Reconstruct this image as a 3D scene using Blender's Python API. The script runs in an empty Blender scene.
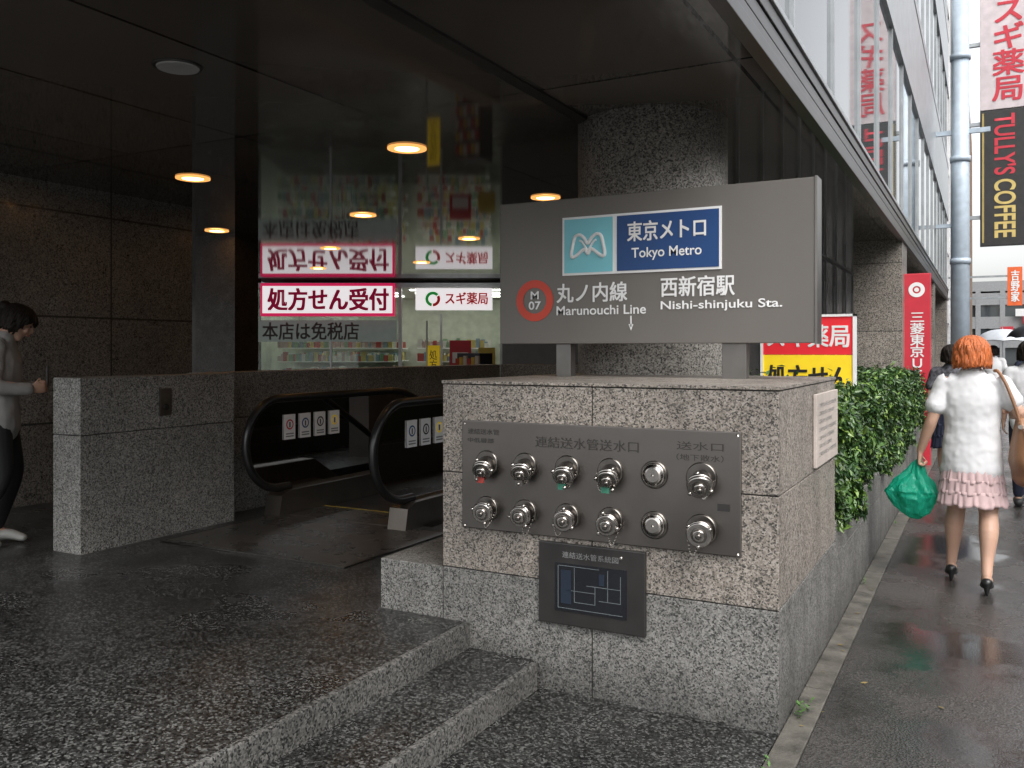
import bpy, bmesh, math, random
from mathutils import Vector, Matrix, noise
random.seed(7)
scene=bpy.context.scene
col=scene.collection
V=Vector
# ---------------------------------------------------------------- materials
def new_mat(name):
    m=bpy.data.materials.new(name); m.use_nodes=True
    nt=m.node_tree; b=nt.nodes['Principled BSDF']
    return m,nt,b
def c4(c): return (c[0],c[1],c[2],1)
def plain(name,c,rough=.5,metal=0.,var=.12,scale=6.,bump=0.,bscale=60.,emit=None,es=0.,spec=.5,rvar=0.,stretch=None,sss=0.,bd=.02):
    m,nt,b=new_mat(name); N=nt.nodes; L=nt.links
    tc=N.new('ShaderNodeTexCoord'); src=tc.outputs['Object']
    if stretch:
        mpn=N.new('ShaderNodeMapping'); mpn.inputs['Scale'].default_value=stretch; L.new(src,mpn.inputs[0]); src=mpn.outputs[0]
    no=N.new('ShaderNodeTexNoise'); no.inputs['Scale'].default_value=scale; no.inputs['Detail'].default_value=6
    L.new(src,no.inputs['Vector'])
    mr=N.new('ShaderNodeMapRange'); mr.inputs[1].default_value=.3; mr.inputs[2].default_value=.7
    mr.inputs[3].default_value=1-var; mr.inputs[4].default_value=1+var
    L.new(no.outputs[0],mr.inputs[0])
    mx=N.new('ShaderNodeVectorMath'); mx.operation='SCALE'; mx.inputs[0].default_value=c[:3]
    L.new(mr.outputs[0],mx.inputs['Scale']); L.new(mx.outputs[0],b.inputs['Base Color'])
    b.inputs['Roughness'].default_value=rough; b.inputs['Metallic'].default_value=metal
    b.inputs['Specular IOR Level'].default_value=spec
    if sss: b.inputs['Subsurface Weight'].default_value=sss; b.inputs['Subsurface Scale'].default_value=.02
    if rvar>0:
        m2=N.new('ShaderNodeMapRange'); m2.inputs[1].default_value=.3; m2.inputs[2].default_value=.7
        m2.inputs[3].default_value=max(.02,rough-rvar); m2.inputs[4].default_value=rough+rvar
        L.new(no.outputs[0],m2.inputs[0]); L.new(m2.outputs[0],b.inputs['Roughness'])
    if bump>0:
        n2=N.new('ShaderNodeTexNoise'); n2.inputs['Scale'].default_value=bscale; n2.inputs['Detail'].default_value=4
        L.new(src,n2.inputs['Vector'])
        bp=N.new('ShaderNodeBump'); bp.inputs['Strength'].default_value=bump; bp.inputs['Distance'].default_value=bd
        L.new(n2.outputs[0],bp.inputs['Height']); L.new(bp.outputs[0],b.inputs['Normal'])
    if emit:
        b.inputs['Emission Color'].default_value=c4(emit); b.inputs['Emission Strength'].default_value=es
    return m
def swz(N,L,out,axes):
    if axes=='xy': return out
    s=N.new('ShaderNodeSeparateXYZ'); L.new(out,s.inputs[0]); c=N.new('ShaderNodeCombineXYZ')
    d={'x':0,'y':1,'z':2}
    L.new(s.outputs[d[axes[0]]],c.inputs[0]); L.new(s.outputs[d[axes[1]]],c.inputs[1])
    return c.outputs[0]
def granite(name,cols,scale=130.,rough=.45,rvar=.12,tile=None,axes='xy',mort=.006,stain=.25,bump=.05,gain=1.,wet=None,mortc=.25,drip=False,spec=.5):
    m,nt,b=new_mat(name); N=nt.nodes; L=nt.links
    b.inputs['Specular IOR Level'].default_value=spec
    tc=N.new('ShaderNodeTexCoord')
    nz=N.new('ShaderNodeTexNoise'); nz.inputs['Scale'].default_value=scale*.9; nz.inputs['Detail'].default_value=2
    L.new(tc.outputs['Object'],nz.inputs['Vector'])
    ad=N.new('ShaderNodeVectorMath'); ad.operation='MULTIPLY_ADD'
    L.new(nz.outputs['Color'],ad.inputs[0]); ad.inputs[1].default_value=(.012*100/scale,)*3
    L.new(tc.outputs['Object'],ad.inputs[2])
    vo=N.new('ShaderNodeTexVoronoi'); vo.inputs['Scale'].default_value=scale; L.new(ad.outputs[0],vo.inputs['Vector'])
    sp=N.new('ShaderNodeSeparateColor'); L.new(vo.outputs['Color'],sp.inputs[0])
    cr=N.new('ShaderNodeValToRGB'); cr.color_ramp.interpolation='CONSTANT'
    e=cr.color_ramp.elements
    pos=[0,.15,.34,.6,.82]
    while len(e)<5: e.new(.5)
    for i in range(5):
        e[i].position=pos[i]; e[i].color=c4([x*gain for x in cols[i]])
    nf=N.new('ShaderNodeTexNoise'); nf.inputs['Scale'].default_value=scale*.35; nf.inputs['Detail'].default_value=5; L.new(tc.outputs['Object'],nf.inputs['Vector'])
    av=N.new('ShaderNodeMath'); av.operation='MULTIPLY_ADD'; av.inputs[1].default_value=.7; L.new(nf.outputs[0],av.inputs[0])
    ms_=N.new('ShaderNodeMath'); ms_.operation='SUBTRACT'; ms_.inputs[1].default_value=.35; L.new(sp.outputs[0],ms_.inputs[0]); L.new(ms_.outputs[0],av.inputs[2])
    L.new(av.outputs[0],cr.inputs[0])
    ns=N.new('ShaderNodeTexNoise'); ns.inputs['Scale'].default_value=1.7; ns.inputs['Detail'].default_value=7; ns.inputs['Roughness'].default_value=.65
    if drip:
        mpn=N.new('ShaderNodeMapping'); mpn.inputs['Scale'].default_value=(2.2,2.2,.5); L.new(tc.outputs['Object'],mpn.inputs[0]); L.new(mpn.outputs[0],ns.inputs['Vector'])
    else: L.new(tc.outputs['Object'],ns.inputs['Vector'])
    mr=N.new('ShaderNodeMapRange'); mr.inputs[1].default_value=.3; mr.inputs[2].default_value=.7
    mr.inputs[3].default_value=1-stain; mr.inputs[4].default_value=1+stain*.6
    L.new(ns.outputs[0],mr.inputs[0])
    fac=mr.outputs[0]
    if drip:
        sz=N.new('ShaderNodeSeparateXYZ'); L.new(tc.outputs['Object'],sz.inputs[0])
        zn=N.new('ShaderNodeMath'); zn.operation='MULTIPLY_ADD'; zn.inputs[1].default_value=-.18; L.new(ns.outputs[0],zn.inputs[0]); L.new(sz.outputs[2],zn.inputs[2])
        mz=N.new('ShaderNodeMapRange'); mz.inputs[1].default_value=-.09; mz.inputs[2].default_value=.16; mz.inputs[3].default_value=.5; mz.inputs[4].default_value=1; L.new(zn.outputs[0],mz.inputs[0])
        mm=N.new('ShaderNodeMath'); mm.operation='MULTIPLY'; L.new(fac,mm.inputs[0]); L.new(mz.outputs[0],mm.inputs[1]); fac=mm.outputs[0]
    sc=N.new('ShaderNodeVectorMath'); sc.operation='SCALE'; L.new(cr.outputs[0],sc.inputs[0]); L.new(fac,sc.inputs['Scale'])
    outc=sc.outputs[0]
    if tile:
        br=N.new('ShaderNodeTexBrick'); br.offset=0.; br.inputs['Scale'].default_value=1.
        br.inputs['Brick Width'].default_value=tile[0]; br.inputs['Row Height'].default_value=tile[1]
        br.inputs['Mortar Size'].default_value=mort; br.inputs['Mortar Smooth'].default_value=0.
        br.inputs['Color1'].default_value=(.8,.8,.8,1); br.inputs['Color2'].default_value=(1.1,1.1,1.1,1)
        br.inputs['Mortar'].default_value=(mortc,mortc,mortc,1)
        L.new(swz(N,L,tc.outputs['Object'],axes),br.inputs['Vector'])
        mu=N.new('ShaderNodeVectorMath'); mu.operation='MULTIPLY'; L.new(outc,mu.inputs[0]); L.new(br.outputs['Color'],mu.inputs[1])
        outc=mu.outputs[0]
    L.new(outc,b.inputs['Base Color'])
    nr=N.new('ShaderNodeTexNoise'); nr.inputs['Scale'].default_value=1.6 if wet else 8; nr.inputs['Detail'].default_value=5
    L.new(tc.outputs['Object'],nr.inputs['Vector'])
    m2=N.new('ShaderNodeMapRange'); m2.inputs[1].default_value=.3; m2.inputs[2].default_value=.7
    lo,hi=(wet if wet else (rough-rvar,rough+rvar))
    m2.inputs[3].default_value=lo; m2.inputs[4].default_value=hi
    L.new(nr.outputs[0],m2.inputs[0]); L.new(m2.outputs[0],b.inputs['Roughness'])
    if bump:
        bp=N.new('ShaderNodeBump'); bp.inputs['Strength'].default_value=bump; bp.inputs['Distance'].default_value=.01
        L.new(sp.outputs[1],bp.inputs['Height']); L.new(bp.outputs[0],b.inputs['Normal'])
    return m
G_PIER=[(.05,.045,.04),(.14,.127,.11),(.27,.235,.20),(.34,.30,.26),(.43,.39,.35)]
G_GREY=[(.04,.04,.038),(.11,.11,.103),(.20,.195,.182),(.27,.26,.245),(.35,.34,.32)]
G_COL=[(.05,.048,.045),(.14,.132,.12),(.26,.245,.222),(.34,.32,.29),(.43,.41,.38)]
G_FLOOR=[(.008,.008,.008),(.022,.022,.022),(.045,.045,.043),(.085,.085,.082),(.22,.22,.21)]
M_pier=granite('granite_warm',G_PIER,165,rough=.5,drip=True,stain=.3,gain=.88)
M_pier2=granite('granite_grey',G_GREY,165,rough=.5,gain=.82,drip=True,stain=.35)
M_para=granite('granite_parapet',G_GREY,150,rough=.45,gain=1.0)
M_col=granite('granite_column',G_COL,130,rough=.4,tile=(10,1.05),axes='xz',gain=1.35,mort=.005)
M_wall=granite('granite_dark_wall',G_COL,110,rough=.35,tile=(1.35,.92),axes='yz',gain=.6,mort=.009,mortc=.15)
M_floor=granite('granite_wet_floor',G_FLOOR,120,tile=(.9,.9),mort=.004,wet=(.2,.4),bump=.14,stain=.5,mortc=.4,gain=.62,spec=.36)
M_step=granite('granite_step_edge',G_GREY,130,rough=.45,gain=.48,stain=.35,bump=.15)
M_pillar=granite('granite_street_pillar',G_PIER,120,rough=.4,tile=(.9,.9),axes='xz',gain=.85)
M_dark=plain('dark_core',(.02,.02,.02),.8)
M_steel=plain('brushed_steel_panel',(.185,.17,.158),.36,1.,.12,2,bump=.03,bscale=200,rvar=.06)
M_chrome=plain('chrome_fitting',(.46,.43,.4),.2,1.,.15,20)
M_chrome2=plain('satin_fitting',(.2,.185,.17),.3,1.,.15,20)
M_blackp=plain('black_panel',(.035,.033,.032),.35,.3,.15,8)
M_screen=plain('map_screen',(.012,.013,.016),.2)
M_signbody=plain('sign_metal_taupe',(.165,.152,.138),.42,.3,.08,1.5,bump=.02,bscale=300)
M_signedge=plain('sign_edge',(.2,.19,.18),.35,.8)
M_white=plain('white_paint',(.8,.8,.8),.4,var=.03)
M_cyan=plain('cyan_panel',(.2,.56,.64),.4,var=.03)
M_blue=plain('blue_panel',(.01,.055,.19),.4,var=.04)
M_red=plain('red_ring',(.62,.06,.03),.4,var=.04)
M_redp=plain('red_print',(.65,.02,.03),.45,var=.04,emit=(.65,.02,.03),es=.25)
M_redq=plain('red_paint',(.55,.03,.05),.45,var=.06)
M_rede=plain('red_print_lit',(.6,.01,.08),.45,emit=(.8,.02,.12),es=.6)
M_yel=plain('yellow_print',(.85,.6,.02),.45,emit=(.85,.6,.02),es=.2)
M_blk=plain('black_print',(.015,.015,.015),.5)
M_grey=plain('grey_print',(.2,.2,.2),.5)
M_greyd=plain('grey_print_dark',(.08,.08,.08),.5)
M_paper=plain('notice_paper',(.48,.42,.38),.6)
M_lit=plain('backlit_white',(.8,.8,.8),.4,emit=(1,.95,.97),es=.75,var=.02)
M_litd=plain('backlit_frosted',(.16,.18,.17),.3,emit=(.7,.85,.78),es=.08,var=.2,scale=3)
M_rubber=plain('handrail_rubber',(.012,.012,.012),.3)
def asphalt():
    m,nt,b=new_mat('wet_asphalt'); N=nt.nodes; L=nt.links
    tc=N.new('ShaderNodeTexCoord')
    n1=N.new('ShaderNodeTexNoise'); n1.inputs['Scale'].default_value=1.1; n1.inputs['Detail'].default_value=6; n1.inputs['Roughness'].default_value=.6
    n2=N.new('ShaderNodeTexVoronoi'); n2.inputs['Scale'].default_value=110
    for n in (n1,n2): L.new(tc.outputs['Object'],n.inputs['Vector'])
    cr=N.new('ShaderNodeValToRGB'); e=cr.color_ramp.elements; e[0].position=.35;e[0].color=(.02,.019,.019,1); e[1].position=.7;e[1].color=(.058,.053,.048,1)
    L.new(n1.outputs[0],cr.inputs[0])
    sp=N.new('ShaderNodeSeparateColor'); L.new(n2.outputs['Color'],sp.inputs[0])
    mr=N.new('ShaderNodeMapRange'); mr.inputs[3].default_value=.6; mr.inputs[4].default_value=1.5; L.new(sp.outputs[0],mr.inputs[0])
    sc=N.new('ShaderNodeVectorMath'); sc.operation='SCALE'; L.new(cr.outputs[0],sc.inputs[0]); L.new(mr.outputs[0],sc.inputs['Scale']); L.new(sc.outputs[0],b.inputs['Base Color'])
    m2=N.new('ShaderNodeMapRange'); m2.inputs[1].default_value=.4; m2.inputs[2].default_value=.6; m2.inputs[3].default_value=.1; m2.inputs[4].default_value=.3
    L.new(n1.outputs[0],m2.inputs[0]); L.new(m2.outputs[0],b.inputs['Roughness'])
    m3=N.new('ShaderNodeMapRange'); m3.inputs[1].default_value=.42; m3.inputs[2].default_value=.58; m3.inputs[3].default_value=.06; m3.inputs[4].default_value=.5
    L.new(n1.outputs[0],m3.inputs[0])
    bp=N.new('ShaderNodeBump'); bp.inputs['Distance'].default_value=.005; L.new(m3.outputs[0],bp.inputs['Strength']); L.new(n2.outputs['Distance'],bp.inputs['Height']); L.new(bp.outputs[0],b.inputs['Normal'])
    return m
M_asph=asphalt()
def ceilmat():
    m,nt,b=new_mat('ceiling_panels'); N=nt.nodes; L=nt.links
    tc=N.new('ShaderNodeTexCoord'); mp=N.new('ShaderNodeMapping'); mp.inputs['Location'].default_value=(2.22,.1,0)
    L.new(tc.outputs['Object'],mp.inputs[0])
    br=N.new('ShaderNodeTexBrick'); br.offset=0; br.inputs['Scale'].default_value=1; br.inputs['Brick Width'].default_value=1.12; br.inputs['Row Height'].default_value=2.25
    br.inputs['Mortar Size'].default_value=.011; br.inputs['Mortar Smooth'].default_value=0
    br.inputs['Color1'].default_value=(.085,.075,.065,1); br.inputs['Color2'].default_value=(.115,.102,.09,1); br.inputs['Mortar'].default_value=(.006,.005,.005,1)
    L.new(mp.outputs[0],br.inputs['Vector']); L.new(br.outputs['Color'],b.inputs['Base Color'])
    b.inputs['Roughness'].default_value=.05; b.inputs['Specular IOR Level'].default_value=.36
    n=N.new('ShaderNodeTexNoise'); n.inputs['Scale'].default_value=.8; L.new(tc.outputs['Object'],n.inputs['Vector'])
    bp=N.new('ShaderNodeBump'); bp.inputs['Strength'].default_value=.012; bp.inputs['Distance'].default_value=.05
    L.new(n.outputs[0],bp.inputs['Height']); L.new(bp.outputs[0],b.inputs['Normal'])
    return m
M_ceil=ceilmat()
def glassmat(name,tint,rough=.02):
    m,nt,b=new_mat(name); N=nt.nodes; L=nt.links
    N.remove(b); o=N['Material Output']
    t=N.new('ShaderNodeBsdfTransparent'); t.inputs[0].default_value=c4(tint)
    g=N.new('ShaderNodeBsdfGlossy'); g.inputs['Roughness'].default_value=rough; g.inputs[0].default_value=(.9,.9,.9,1)
    f=N.new('ShaderNodeFresnel'); f.inputs[0].default_value=1.5
    mx=N.new('ShaderNodeMixShader'); L.new(f.outputs[0],mx.inputs[0]); L.new(t.outputs[0],mx.inputs[1]); L.new(g.outputs[0],mx.inputs[2]); L.new(mx.outputs[0],o.inputs[0])
    return m
M_glass=glassmat('balustrade_glass',(.6,.63,.62))
M_shopglass=glassmat('shop_glass',(.85,.9,.87))
M_fglass=plain('facade_glass',(.05,.06,.065),.03,0,.05,2,spec=.8)
M_mull=plain('mullion_aluminium',(.4,.42,.43),.35,.7)
M_fascia=plain('fascia_metal',(.09,.088,.088),.35,.7)
M_pole=plain('pole_paint',(.42,.49,.56),.4,.1)
M_conc=plain('kerb_concrete',(.095,.088,.075),.45,0,.45,9,bump=.2,bscale=80)
# ---------------------------------------------------------------- geometry helpers
def empty(name):
    o=bpy.data.objects.new(name,None); col.objects.link(o); return o
def mk(name,verts,faces,mat=None,parent=None,smooth=False):
    me=bpy.data.meshes.new(name); me.from_pydata([tuple(v) for v in verts],[],faces); me.update()
    o=bpy.data.objects.new(name,me); col.objects.link(o)
    if mat: me.materials.append(mat)
    if parent: o.parent=parent
    if smooth:
        for p in me.polygons: p.use_smooth=True
    return o
BF=[(0,1,3,2),(4,6,7,5),(0,4,5,1),(2,3,7,6),(0,2,6,4),(1,5,7,3)]
def boxv(b):
    x0,x1,y0,y1,z0,z1=b
    return [(x,y,z) for x in (x0,x1) for y in (y0,y1) for z in (z0,z1)]
def boxes(name,bl,mat,parent=None,bevel=0.,xf=None):
    bm=bmesh.new()
    for b in bl:
        vs=[bm.verts.new(xf@V(v) if xf else v) for v in boxv(b)]
        for f in BF: bm.faces.new([vs[i] for i in f])
    bmesh.ops.recalc_face_normals(bm,faces=bm.faces[:])
    if bevel>0: bmesh.ops.bevel(bm,geom=bm.edges[:],offset=bevel,segments=2,affect='EDGES',profile=.6)
    me=bpy.data.meshes.new(name); bm.to_mesh(me); bm.free(); me.materials.append(mat)
    o=bpy.data.objects.new(name,me); col.objects.link(o)
    if parent: o.parent=parent
    return o
def cyl(name,p0,p1,r0,r1,mat,parent=None,seg=32,cap=True,bev=0.):
    p0=V(p0);p1=V(p1); d=(p1-p0).normalized(); a=d.orthogonal().normalized(); b=d.cross(a)
    rings=[(p0,r0),(p1,r1)] if not bev else [(p0,r0),(p1-d*bev,r1),(p1,r1-bev)]
    vs=[];fs=[]
    for p,r in rings:
        for i in range(seg):
            t=2*math.pi*i/seg; vs.append(p+(a*math.cos(t)+b*math.sin(t))*r)
    for k in range(len(rings)-1):
        for i in range(seg):
            j=(i+1)%seg; fs.append((k*seg+i,k*seg+j,(k+1)*seg+j,(k+1)*seg+i))
    if cap: fs.append(tuple(range(seg-1,-1,-1))); fs.append(tuple(range((len(rings)-1)*seg,len(rings)*seg)))
    o=mk(name,vs,fs,mat,parent)
    for p in o.data.polygons:
        if len(p.vertices)==4: p.use_smooth=True
    return o
def label(s,org,ux,uy,w,h,mat,parent,name='lettering',vertical=False,bold=0.,dup=0.):
    org=V(org);ux=V(ux).normalized();uy=V(uy).normalized()
    cu=bpy.data.curves.new('t','FONT'); cu.body=s; cu.size=1; cu.offset=bold
    if vertical: cu.body='\n'.join(s); cu.space_line=.95; cu.align_x='CENTER'
    o=bpy.data.objects.new('t',cu); col.objects.link(o)
    bpy.context.view_layer.update()
    dg=bpy.context.evaluated_depsgraph_get()
    me=bpy.data.meshes.new_from_object(o.evaluated_get(dg))
    bpy.data.objects.remove(o)
    if not len(me.vertices): print('NO GLYPHS',s); return None
    xs=[v.co.x for v in me.vertices]; ys=[v.co.y for v in me.vertices]
    x0,x1,y0,y1=min(xs),max(xs),min(ys),max(ys)
    for v in me.vertices:
        a=(v.co.x-x0)/(x1-x0)*w; b=(v.co.y-y0)/(y1-y0)*h
        v.co=org+ux*a+uy*b
    me.materials.clear(); me.materials.append(mat)
    ob=bpy.data.objects.new(name,me); col.objects.link(ob); ob.parent=parent
    if dup:
        n=ux.cross(uy)
        for k,(a,b) in enumerate(((dup,0),(0,dup*.7),(dup,dup*.7))):
            o2=bpy.data.objects.new(name+'_weight',me.copy()); col.objects.link(o2); o2.parent=parent
            for v in o2.data.vertices: v.co=v.co+ux*a+uy*b+n*(.0004*(k+1))
    return ob
def curve(name,pts,r,mat,parent=None,cyc=False):
    cu=bpy.data.curves.new(name,'CURVE'); cu.dimensions='3D'; cu.bevel_depth=r; cu.bevel_resolution=4
    s=cu.splines.new('POLY'); s.points.add(len(pts)-1)
    for i,p in enumerate(pts): s.points[i].co=(*p,1)
    s.use_cyclic_u=cyc; cu.use_fill_caps=True; cu.materials.append(mat)
    o=bpy.data.objects.new(name,cu); col.objects.link(o)
    if parent: o.parent=parent
    return o
X=V((1,0,0));Y=V((0,1,0));Z=V((0,0,1))
# ---------------------------------------------------------------- ground
def holed(name,x0,x1,y0,y1,hx0,hx1,hy0,hy1,z,mat):
    vs=[(x0,y0,z),(x1,y0,z),(x1,y1,z),(x0,y1,z),(hx0,hy0,z),(hx1,hy0,z),(hx1,hy1,z),(hx0,hy1,z)]
    fs=[(0,1,5,4),(1,2,6,5),(2,3,7,6),(3,0,4,7)]
    return mk(name,vs,fs,mat)
PX0,PX1,PY0,PY1=-5.15,-2.45,5.45,9.6
holed('ground',-700,700,-700,700,PX0,PX1,PY0,PY1,-.16,plain('ground_asphalt',(.06,.06,.058),.5,bump=.1))
boxes('sidewalk',[(-.615,3.2,-30,108,-.2,0)],M_asph)
boxes('kerb_strip',[(-.728,-.618,-6+.6*i,-6+.6*i+.595,-.1,.006+.002*(i%2)) for i in range(60)],M_conc,bevel=.004)
boxes('kerb',[(3.203,3.36,y,y+.99,-.2,.005) for y in range(-30,108)],M_conc,bevel=.01)
boxes('road',[(3.363,13.5,-60,400,-.2,-.15)],M_asph)
mk('lane_marking',[v for y in range(-30,200,10) for v in ((8.35,y,-.146),(8.5,y,-.146),(8.5,y+5,-.146),(8.35,y+5,-.146))],[(4*i,4*i+1,4*i+2,4*i+3) for i in range(23)],M_white)
boxes('sidewalk',[(13.5,24,-60,400,-.2,0)],M_conc)
boxes('granite_paving',[(-1.80,-.735,-6,3.63,-.15,0.0)],M_floor)
st=empty('entrance_steps')
boxes('tread',[(-2.18,-1.83,-6,3.63,-.15,.12)],M_floor,st)
boxes('nosing',[(-1.83,-1.80,-6+1.2*i,-6+1.2*i+1.195,-.1,.122) for i in range(8)]+[(-2.21,-2.18,-6.3+1.2*i,min(3.63,-6.3+1.2*i+1.195),-.1,.242) for i in range(9)],M_step,st,bevel=.006)
pl=empty('platform_floor')
boxes('slab',[(-9.1,-2.212,-6,3.63,-.15,.24),(-7.1,-2.212,3.63,PY0,-.15,.2395),(-7.1,PX0,PY0,PY1,-.15,.24),(-16,-7.1,5.9,20,-.15,.2397),(-7.1,-3,PY1,20,-.15,.2402),(PX1,-1.0,5.45,PY1,-.15,.2398)],M_floor,pl)
boxes('escalator_pit',[(PX0-.05,PX0,PY0,PY1,-3,.1),(PX1,PX1+.05,PY0,PY1,-3,.1),(PX0,PX1,PY1,PY1+.05,-3,.1),(PX0,PX1,PY0-.05,PY0,-3,.1),(PX0,PX1,PY0,PY1,-3.05,-3)],plain('pit_wall',(.1,.1,.1),.6))
# ---------------------------------------------------------------- pier
pier=empty('granite_pier')
g=.0025
def rows(name,x_edges,y_edges,z0,z1,mat,parent):
    bl=[]
    for i in range(len(x_edges)-1):
        for j in range(len(y_edges)-1):
            bl.append((x_edges[i]+g*(i>0),x_edges[i+1]-g*(i<len(x_edges)-2),y_edges[j]+g*(j>0),y_edges[j+1]-g*(j<len(y_edges)-2),z0+g,z1-g))
    return boxes(name,bl,mat,parent,bevel=.004)
rows('course_bottom',[-2.71,-2.335,-1.546,-.731],[3.63,5.13],-.05,.495,M_pier2,pier)
rows('course_middle',[-2.335,-1.546,-.731],[3.63,5.13],.495,.958,M_pier,pier)
rows('course_top',[-2.335,-1.546,-.731],[3.63,5.13],.958,1.385,M_pier,pier)
boxes('cap_slab',[(-2.34,-1.548,3.625,5.13,1.387,1.402),(-1.544,-.726,3.625,5.13,1.387,1.402)],M_pier,pier,bevel=.003)
boxes('joint_core',[(-2.70,-.74,3.64,5.12,-.04,.49),(-2.325,-.74,3.64,5.12,.49,1.386)],M_dark,pier)
pq=empty('notice_plaque')
boxes('plate',[(-.729,-.712,4.42,5.1,.98,1.335)],M_paper,pq,bevel=.003)
for i in range(7):
    label('ご案内お知らせ営業時間',(-.7095,4.48,1.27-.04*i),Y,Z,.55-.08*(i%3),.02,M_grey,pq,'text_line')
# ---------------------------------------------------------------- hose connection panel
hp=empty('hose_connection_panel')
boxes('plate',[(-2.214,-.879,3.612,3.628,.70,1.213)],M_steel,hp,bevel=.004)
M_etch=plain('etched_letters',(.04,.036,.033),.5)
label('連結送水管送水口',(-1.82,3.609,1.105),X,Z,.5,.05,M_etch,hp)
label('送水口',(-1.15,3.609,1.13),X,Z,.2,.035,M_etch,hp); label('（地下散水）',(-1.15,3.609,1.085),X,Z,.2,.028,M_etch,hp)
label('連結送水管',(-2.18,3.609,1.15),X,Z,.17,.026,M_etch,hp); label('中低層部',(-2.18,3.609,1.11),X,Z,.14,.022,M_etch,hp)
def disc(name,c,r,h,mat,par,rb=None,tilt=(0,0)):
    c=V(c); d=V((tilt[0],-1,tilt[1])).normalized()
    return cyl(name,c,c+d*h,r if rb is None else rb,r,mat,par,40,True,.005)
cols=[-2.075,-1.872,-1.658,-1.45,-1.248,-1.042]
M_tagr=plain('tag_red',(.3,.04,.03),.5); M_tagg=plain('tag_green',(.04,.2,.13),.5)
for i,cx in enumerate(cols):
    for k,cz in enumerate((1.016,.80)):
        R=.052 if i<5 else .058
        disc('flange',(cx,3.613,cz),R+.008,.012,M_chrome2,hp)
        if i==4:
            disc('blank_cap',(cx,3.602,cz),R,.014,M_chrome,hp)
            disc('cap_dome',(cx,3.588,cz),.034,.006,M_chrome,hp,rb=.046)
            disc('cap_screw',(cx,3.583,cz),.006,.005,M_chrome2,hp)
        else:
            t=(.16+.05*math.sin(i*3+k),-.5 if k==0 else -.12)
            u=V((t[0],-1,t[1])).normalized()
            disc('barrel',(cx,3.605,cz),.038,.055,M_chrome2,hp,tilt=t)
            e=V((cx,3.605,cz))+u*.05
            disc('collar',e,.050 if i<5 else .056,.010,M_chrome,hp,tilt=t)
            disc('groove',e+u*.01,.044 if i<5 else .05,.008,M_chrome2,hp,tilt=t)
            disc('rim',e+u*.018,.047 if i<5 else .053,.007,M_chrome,hp,tilt=t)
            e2=e+u*.025
            disc('cap_recess',e2,.034,.003,M_chrome2,hp,tilt=t)
            disc('cap',e2+u*.002,.026,.012,M_chrome,hp,tilt=t)
            e3=e2+u*.014
            disc('cap_boss',e3,.012,.012,M_chrome2,hp,tilt=t)
            for a in range(0,360,120):
                aa=math.radians(a+20*i+47*k); q=e+V((math.cos(aa)*.052,-.008,math.sin(aa)*.052))
                disc('lug',q,.009,.016,M_chrome,hp,tilt=t)
            sx_=1 if (i+k)%3 else -1
            pts=[V((cx+sx_*.055*s,3.59-.03*math.sin(math.pi*s),cz-.045-(.05+.02*((i*k)%2))*math.sin(math.pi*s)+.035*s)) for s in [n/14 for n in range(15)]]
            bm=bmesh.new()
            for n,p in enumerate(pts):
                bmesh.ops.create_icosphere(bm,subdivisions=1,radius=.0048,matrix=Matrix.Translation(p))
            me=bpy.data.meshes.new('chain'); bm.to_mesh(me); bm.free(); me.materials.append(M_chrome); o=bpy.data.objects.new('chain',me); col.objects.link(o); o.parent=hp
    if i<4: boxes('valve_tag',[(cx-.018,cx+.02,3.545,3.549,.93,.955)],[M_tagr,M_chrome2,M_tagg,M_tagg][i],hp)
for (sx,sz) in [(-2.2,1.2),(-.893,1.2),(-2.2,.713),(-.893,.713)]:
    disc('bolt',(sx,3.612,sz),.006,.005,M_chrome,hp)
boxes('tag',[(-.975,-.925,3.607,3.612,.885,.915)],M_blackp,hp)
mp=empty('guide_display_panel')
boxes('housing',[(-1.80,-1.288,3.606,3.628,.31,.678)],M_blackp,mp,bevel=.005)
boxes('screen',[(-1.715,-1.372,3.602,3.606,.375,.59)],M_screen,mp)
M_line=plain('map_lines',(.13,.15,.16),.5)
bl=[(-1.7,-1.6975,.39,.58),(-1.7,-1.5,.578,.58),(-1.62,-1.618,.42,.575),(-1.62,-1.52,.42,.422),(-1.52,-1.518,.42,.5),(-1.56,-1.4,.5,.502),(-1.4,-1.398,.44,.56),(-1.5,-1.4,.44,.442),(-1.7,-1.39,.388,.39),(-1.46,-1.458,.44,.58),(-1.66,-1.52,.47,.4715)]
boxes('map_lines',[(a,b,3.5995,3.6015,c,d) for a,b,c,d in bl],M_line,mp)
boxes('map_block',[(-1.685,-1.635,3.5995,3.6015,.41,.56),(-1.5,-1.475,3.5995,3.6015,.51,.56)],plain('map_blue',(.012,.02,.035),.4),mp)
label('連結送水管系統図',(-1.68,3.603,.615),X,Z,.27,.028,M_grey,mp)
disc('lock',(-1.40,3.606,.64),.01,.006,M_chrome,mp)
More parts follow.
